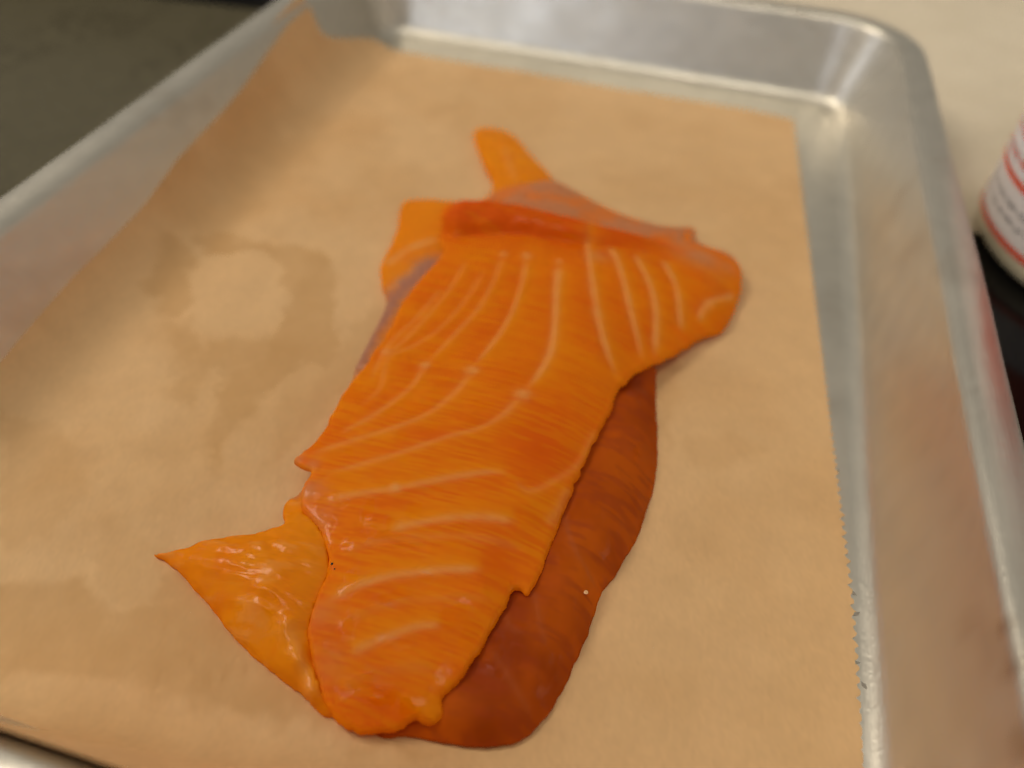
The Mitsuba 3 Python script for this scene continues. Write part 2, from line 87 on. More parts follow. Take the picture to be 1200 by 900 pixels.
PAN_SPOTS = [(np.float64(92.39),np.float64(-219.46),np.float64(23.84),1.6,0.8),(np.float64(92.38),np.float64(-225.0),np.float64(23.83),1.8,0.9),(np.float64(92.18),np.float64(-235.28),np.float64(23.28),2.5,0.8),(np.float64(90.61),np.float64(-216.21),np.float64(19.06),2,0.4),(np.float64(89.68),np.float64(-201.74),np.float64(16.56),1,0.4),(np.float64(90.54),np.float64(-91.23),np.float64(18.88),3,0.3),(np.float64(90.53),np.float64(-116.77),np.float64(18.86),5,0.35),(np.float64(88.86),np.float64(-94.67),np.float64(14.36),4,0.3)]
FLAKE = (35.93,-218.71,5.4)
SPECKS = [(np.float64(-4.54),np.float64(-227.31)),(np.float64(-3.71),np.float64(-228.15))]
PAN_MARKS = [[(79.7,-201.3),(81.3,-202.4)],[(80.4,-206.6),(81.6,-205.7)],[(79.7,-210.3),(80.3,-210.6)],[(79.5,-212.6),(80.6,-213.0)],[(79.6,-215.5),(81.3,-215.3)],[(78.0,-174.3),(79.0,-173.3)],[(81.3,-218.6),(82.1,-219.9)]]

# ------------------------------------------------------------------ materials
def wet_relief(p, n, uv):
    a = (p.x * FIBRE[0] + p.y * FIBRE[1]); c = (p.y * FIBRE[0] - p.x * FIBRE[1])
    return 0.35 * noise(c * 1900, a * 130, p.z * 500) + 1.0 * fbm(p.x * 620, p.y * 620, p.z * 620, 3)
def wetness(p, n, uv):
    return 0.75 - 0.62 * smoothstep(0.50, 0.66, fbm(p.x * 380, p.y * 380, p.z * 380, 3))
scene['fish_colour'] = {'type': 'principledthin', 'base_color': {'type': 'mesh_attribute', 'name': 'vertex_color'}, 'roughness': 0.5, 'eta': 1.2, 'diff_trans': 0.85, 'spec_trans': 0.0}
def flesh_look(rough, spec, scale):      # thin, moist slices: some light passes through them, the wet skin mirrors
    return {'type': 'bumpmap', 'arbitrary': proc(wet_relief, 2e-4), 'scale': scale, 'bsdf': {'type': 'blendbsdf', 'weight': 0.22, 'a': {'type': 'ref', 'id': 'fish_colour'},
        'b': {'type': 'principled', 'base_color': {'type': 'mesh_attribute', 'name': 'vertex_color'}, 'roughness': rough, 'specular': spec}}}
scene['flesh'] = flesh_look(proc(wetness), 0.55, 0.00010)
scene['wet_flesh'] = flesh_look(0.24, 1.0, 0.00014)
def paper_relief(p, n, uv):
    return fbm(p.x * 900, p.y * 500, p.z * 900, 3) + 0.4 * noise(p.x * 2600, p.y * 1200, p.z * 1500)
scene['kraft_paper'] = {'type': 'twosided', 'bsdf': {'type': 'bumpmap', 'arbitrary': proc(paper_relief, 2e-4), 'scale': 0.00018,
    'bsdf': {'type': 'principled', 'base_color': {'type': 'mesh_attribute', 'name': 'vertex_color'}, 'roughness': 0.62, 'specular': 0.3}}}
def brushed(p, n, uv):
    return noise(p.x * 260, p.y * 2600, p.z * 2600) + 0.8 * noise(p.x * 2600, p.y * 240, p.z * 900) + 1.5 * fbm(p.x * 240, p.y * 240, p.z * 240, 3)
def pan_rough(p, n, uv):
    return 0.33 + 0.16 * fbm(p.x * 70 + 3, p.y * 70, p.z * 90, 4)
scene['aluminium'] = {'type': 'twosided', 'bsdf': {'type': 'bumpmap', 'arbitrary': proc(brushed, 2e-4), 'scale': 0.00004,
    'bsdf': {'type': 'principled', 'base_color': {'type': 'mesh_attribute', 'name': 'vertex_color'}, 'metallic': 0.95, 'roughness': proc(pan_rough), 'specular': 0.5}}}
def stone(p, n, uv):
    a, b = p.x * 0.83 + p.y * 0.56, p.y * 0.83 - p.x * 0.56
    v = fbm(a * 21 + 1.8 * fbm(b * 40, a * 40, 3.3, 3), b * 34 + 1.8 * fbm(a * 45, b * 45, 7.7, 3), 0.37, 5)
    vein = 1 - smoothstep(0.0, 0.02, dr.abs(v - 0.53))
    g = fbm(p.x * 500, p.y * 500, 0, 2)
    return mix([0.090, 0.080, 0.050], [0.052, 0.044, 0.026], vein * 0.6) * (0.88 + 0.24 * g)
scene['grey_stone'] = {'type': 'principled', 'base_color': proc(stone), 'roughness': 0.42, 'specular': 0.15}
def cream(p, n, uv):
    return mix([0.76, 0.67, 0.53], [0.68, 0.59, 0.45], fbm(p.x * 60, p.y * 60, 0, 4)) * (0.95 + 0.1 * noise(p.x * 900, p.y * 900))
scene['cream_laminate'] = {'type': 'principled', 'base_color': proc(cream), 'roughness': 0.4, 'specular': 0.4}
def plain(rgb, rough=0.4, spec=0.4): return {'type': 'principled', 'base_color': {'type': 'rgb', 'value': rgb}, 'roughness': rough, 'specular': spec}
scene['black_glass'] = plain([0.003, 0.003, 0.003], 0.1, 0.12)
scene['black_enamel'] = plain([0.012, 0.010, 0.009], 0.4, 0.3)
scene['label_white'] = plain([0.78, 0.74, 0.77], 0.35)
scene['print_red'] = plain([0.74, 0.12, 0.07], 0.4)
scene['print_grey'] = plain([0.33, 0.32, 0.34], 0.45)
scene['bottle_plastic'] = plain([0.72, 0.66, 0.50], 0.35)
scene['salt'] = plain([0.66, 0.38, 0.18], 0.35)
scene['pepper'] = plain([0.03, 0.015, 0.01], 0.5)

# ------------------------------------------------------------------ setting: worktop
def slab_box(key, x0, x1, y0, y1, z0, z1, bsdf, bevel=0.0015):
    m = trimesh.creation.box([x1 - x0, y1 - y0, z1 - z0]); m.apply_translation([(x0 + x1) / 2, (y0 + y1) / 2, (z0 + z1) / 2])
    import manifold3d as m3
    b = m3.Manifold.hull_points([[x, y, z] for x in (x0, x1) for y in (y0, y1) for z in (z0,)] +
        [[x, y, z1 - bevel] for x in (x0, x1) for y in (y0, y1)] + [[x, y, z1] for x in (x0 + bevel, x1 - bevel) for y in (y0 + bevel, y1 - bevel)])
    scene[key] = mikit.ply(b, bsdf)
TOPZ = -0.0012
slab_box('grey_stone_counter', -1.2, -0.0205, -1.0, 1.1, TOPZ - 0.03, TOPZ, 'grey_stone')
slab_box('cream_counter', -0.02, 1.2, -1.0, 1.1, TOPZ - 0.03, TOPZ, 'cream_laminate')
tag('grey_stone_counter', 'dull grey brown stone worktop with faint veins, left of the pan', kind='structure')
tag('cream_counter', 'smooth cream worktop behind and right of the pan', kind='structure')
slab_box('cooktop', 0.1065, 0.62, -0.62, -0.071, TOPZ, 0.0006, 'black_glass', 0.0006)
tag('cooktop', 'black glass cooktop edge beside the right side of the pan, under the bottle', 'cooktop')
slab_box('kitchen_appliance', -0.34, -0.118, 0.004, 0.16, TOPZ, 0.03, 'black_enamel', 0.003)
scene['kitchen_appliance']['to_world'] = T().translate([-0.13, 0.006, 0]).rotate([0, 0, 1], 7).translate([0.13, -0.006, 0])
tag('kitchen_appliance', 'black appliance front just showing at the top left edge of the frame', 'appliance')

# ------------------------------------------------------------------ sheet pan
A, L, H, DW, B, R0 = 0.0835, 0.2603, 0.025, 0.0093, 0.0095, 0.011      # half width of floor, length, height, wall lean, rim width, corner radius
WALL = DW / H
def ring_points(o, z, per=30, side=110):
    """A rounded rectangle, o outside the floor outline, with the floor's far edge at y = 0."""
    r = R0 + o; cx, cy0, cy1 = A - R0, -R0, -L + R0; pts = []
    corners = [(cx, cy0, 0), (-cx, cy0, 90), (-cx, cy1, 180), (cx, cy1, 270)]
    for k, (x, y, a0) in enumerate(corners):
        for t in np.linspace(0, 90, per): an = math.radians(a0 + t); pts.append((x + r * math.cos(an), y + r * math.sin(an), z))
        x2, y2, a2 = corners[(k + 1) % 4]; e = pts[-1]; s = (x2 + r * math.cos(math.radians(a2)), y2 + r * math.sin(math.radians(a2)))
        for t in np.linspace(0, 1, side + 2)[1:-1]: pts.append((e[0] + (s[0] - e[0]) * t, e[1] + (s[1] - e[1]) * t, z))
    return np.array(pts)
phi = np.linspace(0, math.atan(H / DW), 9); fil = 0.005
prof = [(-0.0107, 0), (-0.008, 0), (-0.006, 0)] + [(-0.00347 + fil * math.sin(q), fil - fil * math.cos(q)) for q in phi]
n_base = len(prof)
prof += [(WALL * z, z) for z in (0.006, 0.009, 0.012, 0.015, 0.018, 0.0205, 0.0222)]
n_wall = len(prof)
prof += [(o / 1e3, z / 1e3) for o, z in ((8.6, 23.3), (9.0, 24.2), (9.6, 25.0), (10.6, 25.5), (12, 25.75), (13.8, 25.75), (15.6, 25.4), (17.1, 24.7), (18.2, 23.6), (18.75, 22.3), (18.7, 20.9), (18.0, 19.7), (16.8, 19.0), (15.2, 18.9), (13.8, 19.5), (12.6, 20.4), (10.6, 20.6), (8.9, 19.4))]
n_rim = len(prof)
prof += [(WALL * z + 0.0011, z) for z in (0.017, 0.012, 0.007)] + [(0.0016, 0.0022), (0.0, 0.0), (-0.0035, -0.001), (-0.0107, -0.001)]
rows = [ring_points(o, z) for o, z in prof]; m = len(rows[0]); V = np.vstack(rows)
F, band = [], []
for i in range(len(prof) - 1):
    j = np.arange(m); k = (j + 1) % m; a, b_, c, d = i * m + j, i * m + k, (i + 1) * m + k, (i + 1) * m + j
    F += [np.stack([a, d, c], 1), np.stack([a, c, b_], 1)]
    band += [np.full(2 * m, 0 if (i < n_base - 1 or i >= n_rim + 2) else 1 if (i < n_wall - 1 or i >= n_rim - 1) else 2)]
for i, up in ((0, True), (len(prof) - 1, False)):      # floor sheets
    c = len(V); V = np.vstack([V, [[0, -L / 2, prof[i][1]]]]); j = np.arange(m); k = (j + 1) % m; a, b_ = i * m + j, i * m + k
    F += [np.stack([a, b_, a * 0 + c], 1) if up else np.stack([b_, a, a * 0 + c], 1)]; band += [np.zeros(m, int)]
F, band = np.vstack(F), np.concatenate(band)
# dents of long use: walls bulge a little, the rim waves
w = sst(0.003, 0.02, V[:, 2])
V[:, 0] += w * 0.0012 * (nz(V[:, 1] * 1000, V[:, 2] * 1000, 0.03, 4, 2) - 0.5) * (V[:, 0] > 0)
V[:, 1] += w * 0.0010 * (nz(V[:, 0] * 1000, V[:, 2] * 1000, 0.04, 5, 2) - 0.5)
V[:, 2] += w * 0.0006 * (nz(V[:, 0] * 1000, V[:, 1] * 1000, 0.02, 6, 2) - 0.5)
pan_n = normals(V, F)
al = np.tile([0.68, 0.65, 0.585], (len(V), 1)) * (0.86 + 0.28 * nz(V[:, 0] * 1000, V[:, 1] * 1000 + V[:, 2] * 3000, 0.15, 8)[:, None])
baked = sst(0.60, 0.72, nz(V[:, 0] * 1000 + V[:, 2] * 2000, V[:, 1] * 1000, 0.09, 9, 4)) * 0.14      # baked-on brown film and spots
for x, y, z, rad, amt in PAN_SPOTS: baked = np.maximum(baked, 0.65 * amt * np.exp(-(np.linalg.norm(V * 1000 - [x, y, z], axis=1) / rad) ** 2))
al = blend(al, [0.30, 0.19, 0.10], baked)
for k, name in enumerate(('base', 'side_wall', 'rim')):
    put('sheet_pan__' + name, *sub(V, F, band == k, pan_n, al)[:2], 'aluminium', *sub(V, F, band == k, pan_n, al)[2:])
tag('sheet_pan', 'worn dull aluminium sheet pan with sloping sides and rolled rim, holding paper and fish', 'sheet pan')
for k, (p, q) in enumerate(PAN_MARKS):      # dark scratches in the strip of bare metal beside the paper's torn edge
    p, q = np.array(p) / 1e3, np.array(q) / 1e3; d = q - p; s = np.array([-d[1], d[0]]) / np.linalg.norm(d) * 0.00035
    t = np.linspace(0, 1, 7); wd = np.sin(np.pi * np.clip(t, .04, .96)) * (0.7 + 0.5 * np.array([random.random() for _ in t]))
    c = p + d * t[:, None]; v2 = np.vstack([c + s * wd[:, None], c - s * wd[:, None]])
    zz = np.maximum(0, (np.abs(v2[:, 0]) - (A - 0.00347)) ) ** 2 / (2 * fil) + 0.00012
    key = 'sheet_pan__scratch' + (f'_{k:03d}' if k else '')
    j = np.arange(6); put(key, np.c_[v2, zz], np.vstack([np.stack([j, j + 7, j + 8], 1), np.stack([j, j + 8, j + 1], 1)]), 'scratch_grey')
scene['scratch_grey'] = {'type': 'twosided', 'bsdf': plain([0.24, 0.22, 0.19], 0.6)}

# ------------------------------------------------------------------ parchment paper
PZ = 0.0004
edge_y = np.array([-0.275, -0.2326, -0.2031, -0.1619, -0.0991, -0.0187]); edge_x = np.array([0.0822, 0.0814, 0.0805, 0.0775, 0.0730, 0.0672])
def climb(d, r, top):
    """Arc of radius r turning by the angle top, then straight: (horizontal, vertical) after the arc length d."""
    th = np.minimum(d / r, top); rest = np.maximum(d - r * top, 0)
    return r * np.sin(th) + rest * np.cos(top), r * (1 - np.cos(th)) + rest * np.sin(top)
NS, NT = 330, 460
TOOTH = 0.0021
s_ = np.linspace(0, 1, NS); t_ = np.linspace(0, 1, NT * 1)
S, Tt = np.meshgrid(s_, t_)
y_lin = -0.0178 + Tt * (-0.2858 + 0.0178)                     # along the sheet, before the near curl
hL = np.interp(y_lin, [-0.26, -0.203, -0.1716, -0.1302, -0.0813, -0.0539, -0.03, -0.018], [0.004, 0.0066, 0.0109, 0.0177, 0.0216, 0.0240, 0.0255, 0.026])
RL = 0.017; TH = np.full_like(hL, math.radians(68))
arcz = RL * (1 - np.cos(TH)); th_end = np.where(hL < arcz, np.arccos(np.clip(1 - hL / RL, -1, 1)), TH)
len_l = RL * th_end + np.maximum(hL - arcz, 0) / np.sin(TH)      # arc length on the left climb
hor_l = climb(len_l, RL, th_end)[0]
x_wall = -(A + WALL * hL) - 0.0003
x_flat = x_wall + hor_l                                       # where the climb starts
x_r = np.interp(y_lin, edge_y, edge_x)
total = len_l + (x_r - x_flat)
arc = S * total
on_flat = arc > len_l
hx, hz = climb(np.maximum(len_l - arc, 0), RL, TH)
X = np.where(on_flat, x_flat + arc - len_l, x_flat - hx); Z = PZ + hz
zig = np.abs(((y_lin / TOOTH) % 1) - 0.5) * 2
X += np.where(S > 0.985, (S - 0.985) / 0.015, 0) * (zig - 0.5) * 0.0011 * (0.6 + 0.8 * nz(y_lin * 1000, 0 * y_lin, 0.4, 3, 2))
# far edge: the corner of the sheet swings up and forward along the left wall
Y = y_lin + (-0.030) * sst(0.016, 0.0, np.maximum(arc - 0.012, 0)) * np.clip(1 - Tt * 3, 0, 1) * 0.9
# near curl
ys = np.interp(X, [-0.09, -0.046, -0.026, -0.006, 0.011, 0.035, 0.043, 0.085], [-0.2562, -0.2549, -0.2531, -0.2512, -0.2484, -0.2430, -0.2435, -0.2515])
ex = np.maximum(ys - Y, 0); steep = np.radians(np.interp(X, [-0.09, -0.03, 0.02, 0.05], [74, 72, 60, 54]))
cy, cz = climb(ex, 0.010, steep)
Y = np.where(ex > 0, ys - cy, Y); Z = Z + np.where(ex > 0, cz, 0)
# cockling where it got wet, and a gentle lift between the fish and the pan
xm, ym = X * 1000, Y * 1000
Z += 0.0008 * sst(0.35, 0.75, nz(xm, ym, 0.045, 11, 3)) * sst(1.0, 0.9, S) * sst(0.08, 0.22, S) - 0.00025 * sst(0.9, 1.0, S) + 0.00035 * (nz(xm, ym, 0.16, 12, 3)) * sst(-10, -35, xm) * sst(0.08, 0.22, S)
PV = np.stack([X, Y, Z], -1).reshape(-1, 3)
i, j = np.meshgrid(np.arange(NT - 1), np.arange(NS - 1), indexing='ij'); a = (i * NS + j).ravel()
PF = np.vstack([np.stack([a, a + NS, a + NS + 1], 1), np.stack([a, a + NS + 1, a + 1], 1)])
xm, ym = PV[:, 0] * 1000, PV[:, 1] * 1000
col = np.tile([0.635, 0.408, 0.208], (len(PV), 1))
mot = nz(xm, ym, 0.05, 21, 5); col = blend(col, [0.52, 0.295, 0.12], np.interp(xm, [-60, 10], [0.5, 0.3]) * sst(0.40, 0.72, mot)); col *= (0.95 + 0.1 * nz(xm, ym, 0.2, 23, 4))[:, None] * (0.93 + 0.14 * nz(xm * 1.0, ym * 0.45, 2.2, 22, 2))[:, None]
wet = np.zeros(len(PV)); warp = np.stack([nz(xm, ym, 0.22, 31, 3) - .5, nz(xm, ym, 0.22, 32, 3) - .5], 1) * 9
for sgth, poly in PAPER_STAINS_SHADE:
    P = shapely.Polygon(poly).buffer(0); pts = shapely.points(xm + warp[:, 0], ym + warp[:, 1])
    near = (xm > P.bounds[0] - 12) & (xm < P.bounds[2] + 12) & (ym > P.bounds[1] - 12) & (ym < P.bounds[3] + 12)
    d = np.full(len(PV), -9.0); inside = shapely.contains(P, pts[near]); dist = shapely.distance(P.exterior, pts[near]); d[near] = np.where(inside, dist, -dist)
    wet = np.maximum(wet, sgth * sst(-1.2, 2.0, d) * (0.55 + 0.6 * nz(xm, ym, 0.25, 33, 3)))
col = blend(col, [0.45, 0.245, 0.085], np.clip(wet, 0, 1) * 0.65)  # one brown for the real stains and the painted near-left shade
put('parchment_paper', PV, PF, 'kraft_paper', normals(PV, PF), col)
tag('parchment_paper', 'brown parchment paper lining the pan, stained wet on the left, shade painted in at near left, saw-toothed right edge', 'parchment paper')

# ------------------------------------------------------------------ the fish
ORANGE, RED, YELLOW, FAT, FILM = [0.93, 0.222, 0.001], [0.83, 0.118, 0.001], [0.96, 0.335, 0.001], [0.95, 0.47, 0.14], [0.70, 0.30, 0.13]
def surface(outline, relief, smoothing=0.4):
    P = np.array(list(outline) + list(relief)); return RBFInterpolator(P[:, :2], P[:, 2], kernel='thin_plate_spline', smoothing=smoothing)
def flesh_slab(outline, relief, thick, seed, ragged=0.35, grid=0.5, edge=0.9):
    """A closed slice: outline and height in millimetres -> (xy of all points, height, edge distance, faces of the top, all faces, number of top points)."""
    o = spline(np.array(outline)[:, :2], 0.4, closed=True)
    t = np.roll(o, -1, 0) - np.roll(o, 1, 0); t /= np.linalg.norm(t, axis=1, keepdims=True) + 1e-9
    o = o + np.stack([t[:, 1], -t[:, 0]], 1) * ((nz(o[:, 0], o[:, 1], 0.5, seed, 3) - 0.5) * 2 * ragged + (nz(o[:, 0], o[:, 1], 1.6, seed + 1, 2) - 0.5) * ragged)[:, None]
    poly = shapely.Polygon(o).buffer(0)
    if poly.geom_type != 'Polygon': poly = max(poly.geoms, key=lambda g: g.area)
    def along(line, step):
        return np.array([line.interpolate(s).coords[0] for s in np.arange(0, line.length - step * .5, step)])
    rim = along(poly.exterior, 0.4); pts = [rim]
    for d in (0.12, 0.32, 0.62, 0.98):
        q = poly.buffer(-d)
        for g in getattr(q, 'geoms', [q]):
            if g.length > 2: pts.append(along(g.exterior, 0.45))
    x0, y0, x1, y1 = poly.bounds; gx, gy = np.meshgrid(np.arange(x0, x1, grid), np.arange(y0, y1, grid * .87)); gx[1::2] += grid / 2
    g = np.stack([gx.ravel(), gy.ravel()], 1); q = poly.buffer(-1.3); pts.append(g[shapely.contains_xy(q, g[:, 0], g[:, 1])])
    P = np.vstack(pts); nb = len(rim)
    tri = Delaunay(P).simplices; c = P[tri].mean(1); tri = tri[shapely.contains_xy(poly, c[:, 0], c[:, 1])]
    sgn = np.cross(P[tri[:, 1]] - P[tri[:, 0]], P[tri[:, 2]] - P[tri[:, 0]]); tri = tri[np.abs(sgn) > 1e-6]; sgn = sgn[np.abs(sgn) > 1e-6]
    tri[sgn < 0] = tri[sgn < 0][:, ::-1]
    dist = cKDTree(along(poly.exterior, 0.1)).query(P)[0]; dist[:nb] = 0
    return P, dist, tri, nb, edge
def finish_slab(P, dist, tri, nb, edge, z, thick, low=0.75):
    th = np.clip(np.minimum(thick, z - low), 0.6, None); h = np.sqrt(np.clip(1 - (1 - np.clip(dist / edge, 0, 1)) ** 2, 0, 1)); mid = z - th / 2
    top = np.c_[P, mid + th / 2 * h]; bot = np.c_[P, mid - th / 2 * h][nb:]
    remap = np.r_[np.arange(nb), np.arange(nb, len(P)) + len(P) - nb]
    V = np.vstack([top, bot]); Fb = remap[tri][:, ::-1]
    return V, np.vstack([tri, Fb]), len(tri)
def line_field(P, lines):
    """For each pale line: how strongly each point belongs to it (fading at both ends)."""
    out = []
    for k, (s, w, l) in enumerate(lines):
        c = spline(l, 0.15); d, i = cKDTree(c).query(P); u = i / (len(c) - 1)
        wob = 0.65 + 0.7 * nz(P[:, 0], P[:, 1], 0.55, 60 + k, 3)
        w = w * np.interp(u, [0, .3, .7, 1], [1.25, .9, 1.1, .8]) * (0.7 + 0.6 * nz(P[:, 0], P[:, 1], 0.35, 80 + k, 2))
        out.append(s * 0.85 * np.exp(-(d / (w * 0.95)) ** 1.6) * sst(0, 0.12, u) * sst(1, 0.85, u) * np.clip(wob, 0, 1.2))
    return out
def spots(P, lst, noise_seed=0):
    o = np.zeros(len(P))
    for x, y, r, s in lst:
        d = np.hypot(P[:, 0] - x, P[:, 1] - y) / r * (0.75 + 0.5 * nz(P[:, 0], P[:, 1], 1.2 / r, noise_seed, 3)); o = np.maximum(o, s * np.exp(-d * d))
    return o
def fibre_noise(P, seed, along=0.12, across=2.2):
    a = P[:, 0] * FIBRE[0] + P[:, 1] * FIBRE[1]; c = P[:, 1] * FIBRE[0] - P[:, 0] * FIBRE[1]
    return meshkit.fbm(np.stack([a * along, c * across, 0 * a + seed], -1), 2, seed)
def emit_slab(root, V, F, ntop, color, lines, look='flesh', flesh_name='flesh'):
    V = V * 1e-3; n = normals(V, F); which = np.full(len(F), -1)
    if lines:
        st = np.array([l[F[:ntop]].mean(1) for l in lines]); best = st.argmax(0); which[:ntop] = np.where(st.max(0) > 0.22, best, -1)
        for k in range(len(lines)):
            if (which == k).sum() < 40: which[which == k] = -1
    put(f'{root}__{flesh_name}', *sub(V, F, which == -1, n, color)[:2], look, *sub(V, F, which == -1, n, color)[2:])
    c = 0
    for k in range(len(lines)):
        if (which == k).any():
            put(f'{root}__fat_line' + (f'_{c:03d}' if c else ''), *sub(V, F, which == k, n, color)[:2], look, *sub(V, F, which == k, n, color)[2:]); c += 1

# upper slice, draped over the others, its far end folded into a roll
P, dist, tri, nb, ed = flesh_slab(TOP_OUTLINE, TOP_RELIEF, 4, 41, ragged=0.5)
Z = surface(TOP_OUTLINE, TOP_RELIEF)(P)
ax = spline(ROLL_AXIS, 0.2); dr_, k_ = cKDTree(ax[:, :2]).query(P); za, ra = ax[k_, 2], ax[k_, 3]
ra = ra * (0.85 + 0.3 * nz(P[:, 0], P[:, 1], 0.22, 48, 3))
zr = np.where(dr_ < ra, za + np.sqrt(np.clip(ra**2 - dr_**2, 0, None)), -50.0); roll = sst(1.15, 0.75, dr_ / ra)
kk = np.interp(k_ / (len(ax) - 1), [0, .25, .5, 1], [0.8, 1.3, 3.4, 4.0])
zr = np.where(dr_ < ra, za + np.sqrt(np.clip(ra**2 - dr_**2, 0, None)), za - (dr_ - ra) * 2.2); hh = np.clip(0.5 + 0.5 * (zr - Z) / kk, 0, 1) * np.interp(k_ / (len(ax) - 1), [0, .5, .95], [1, 1, 0]); Z = Z * (1 - hh) + zr * hh + kk * hh * (1 - hh) * 0.8
lf = line_field(P, TOP_FAT); allf = np.max(lf, axis=0)
node = np.zeros(len(P))
for x, y, r in TOP_NODES: node = np.maximum(node, np.exp(-(np.hypot(P[:, 0] - x, P[:, 1] - y) / (r * (0.6 + 0.6 * nz(P[:, 0], P[:, 1], 1.3, 71, 2)))) ** 2))
fib = fibre_noise(P, 5)
saw = np.zeros(len(P)); step = np.zeros(len(P))                       # each flake of muscle overlaps the next a little
for s, w, l in TOP_FAT:
    c = spline(l, 0.15); tg = np.gradient(c, axis=0); d, i = cKDTree(c).query(P); u = i / (len(c) - 1)
    side = np.sign(tg[i, 0] * (P[:, 1] - c[i, 1]) - tg[i, 1] * (P[:, 0] - c[i, 0])); step += 0.20 * side * np.exp(-d / 1.8) * (1 - np.exp(-(d / 0.5) ** 2)) * sst(0, 0.15, u) * sst(1, 0.85, u)
    near = (1 - np.exp(-(d / 0.45) ** 2)) * np.exp(-np.where(side > 0, d / 2.6, d / 1.9)) * sst(0, 0.1, u) * sst(1, 0.9, u); saw = saw + side * near * min(1.0, s * 1.6)
Z = Z + step * (1 - roll) + 0.05 * allf + 0.12 * node + 0.30 * (nz(P[:, 0], P[:, 1], 0.16, 42, 3) - .5) + 0.10 * (nz(P[:, 0], P[:, 1], 0.8, 43, 3) - .5) + 0.02 * (fib - .5)
V_, F_, nt = finish_slab(P, dist, tri, nb, ed, Z, 1.7)
col = np.tile(ORANGE, (len(P), 1)).astype(float)
col = blend(col, RED, 0.55 * 0.6 * sst(0.45, 0.7, nz(P[:, 0], P[:, 1], 0.10, 44, 4)))
col = blend(col, [0.74, 0.062, 0.001], np.exp(-(dr_ / (ra * np.interp(k_ / (len(ax) - 1), [0, .3, .6], [0.8, 1.05, 1.5]) + 0.8)) ** 2) * np.interp(k_ / (len(ax) - 1), [0, .35, .75, 1], [0.8, 0.85, 0.6, 0.1]) * (0.5 + 0.8 * nz(P[:, 0], P[:, 1], 0.15, 49, 3))); col = blend(col, RED, spots(P, TOP_REDS, 45)); col = blend(col, YELLOW, spots(P, TOP_YELS, 46) * .8)
col = blend(col, RED, 0.38 * sst(0.50, 0.72, fib)); col = blend(col, YELLOW, 0.30 * sst(0.5, 0.28, fib))
broad = np.max(line_field(P, [(s, w * 3.4, l) for s, w, l in TOP_FAT]), axis=0)
col = blend(col, YELLOW, 0.25 * broad); wv = 0.6 + 0.8 * nz(P[:, 0], P[:, 1], 0.3, 73, 3)
col = blend(col, YELLOW, np.clip(0.70 * wv * np.maximum(saw, 0), 0, .8)); col = blend(col, RED, np.clip(0.62 * wv * np.maximum(-saw, 0), 0, .8))
lf = [l * (1 - 0.8 * roll) for l in lf]; allf = np.max(lf, axis=0)
col = blend(col, FAT, np.clip(allf * 0.95, 0, .8)); col = blend(col, FAT, np.clip(node * .55 * (0.5 + nz(P[:, 0], P[:, 1], 1.1, 74, 2)), 0, .6))
col = blend(col, FILM, spots(P, TOP_FILM, 47) * .85)
col = blend(col, YELLOW, 0.35 * sst(0.9, 0.1, dist))
full = np.vstack([col, col[nb:]])
emit_slab('salmon_slice', V_, F_, nt, full, [np.r_[l, 0 * l[nb:]] for l in lf])
tag('salmon_slice', 'top slice of raw orange salmon with pale fat lines, folded over at its far end', 'salmon')
top_height = cKDTree(P); top_z, top_in = Z.copy(), shapely.Polygon(spline(np.array(TOP_OUTLINE)[:, :2], 0.4, closed=True)).buffer(-0.3)
def below_top(Q, z, gap):
    """Slices underneath stay under the top slice."""
    d, k = top_height.query(Q); ins = shapely.contains_xy(top_in, Q[:, 0], Q[:, 1])
    return np.where(ins, np.minimum(z, np.maximum(top_z[k] - gap, 1.6)), z)
# the turned-back edge of the same slice behind the roll
P, dist, tri, nb, ed = flesh_slab(PALE_OUTLINE, PALE_RELIEF, 3, 141)
Z = surface(PALE_OUTLINE, PALE_RELIEF)(P) + 0.3 * (nz(P[:, 0], P[:, 1], 0.3, 142, 3) - .5)
V_, F_, nt = finish_slab(P, dist, tri, nb, ed, Z, 3.0)
col = blend(np.tile([0.66, 0.27, 0.12], (len(P), 1)), ORANGE, 0.55 * sst(0.4, 0.7, nz(P[:, 0], P[:, 1], 0.2, 143, 3)))
full = np.vstack([col, col[nb:]]); V_ = V_ * 1e-3
put('salmon_slice__folded_edge', V_, F_, 'flesh', normals(V_, F_), full)
labels['salmon_slice__folded_edge'] = {'label': 'pale brownish pink turned-back edge behind the roll'}

# lower orange slice: its near left corner, far left edge and far tip stick out
P, dist, tri, nb, ed = flesh_slab(UNDER_OUTLINE, UNDER_RELIEF, 4, 51, ragged=0.3)
Z = surface(UNDER_OUTLINE, UNDER_RELIEF, 1.0)(P); lf = line_field(P, UNDER_FAT); allf = np.max(lf, axis=0)
ridge = spots(P, UNDER_WET, 58)
corner = sst(-2, -14, P[:, 0] - 0.0) * sst(-150, -185, P[:, 1])
c1 = (P[:, 0] * 0.8 - P[:, 1] * 0.6); c2 = (P[:, 0] * 0.6 + P[:, 1] * 0.8)
c1 = P[:, 0] * FIBRE[0] + P[:, 1] * FIBRE[1]; c2 = P[:, 1] * FIBRE[0] - P[:, 0] * FIBRE[1]; wr = meshkit.fbm(np.stack([c1 * 0.20, c2 * 0.75, 0 * c1], -1), 3, 52)
Z = Z + (wr - .5) * (0.3 + 0.6 * corner) + 0.75 * ridge * (np.abs(meshkit.fbm(np.stack([c1 * 0.16, c2 * 0.85, 0 * c1], -1), 2, 57) - .5) * 2.2 - .25) + 0.08 * (nz(P[:, 0], P[:, 1], 0.9, 53, 3) - .5) * (0.4 + corner) + 0.15 * allf
Z = below_top(P, Z, 1.4)
V_, F_, nt = finish_slab(P, dist, tri, nb, ed, Z, 3.4)
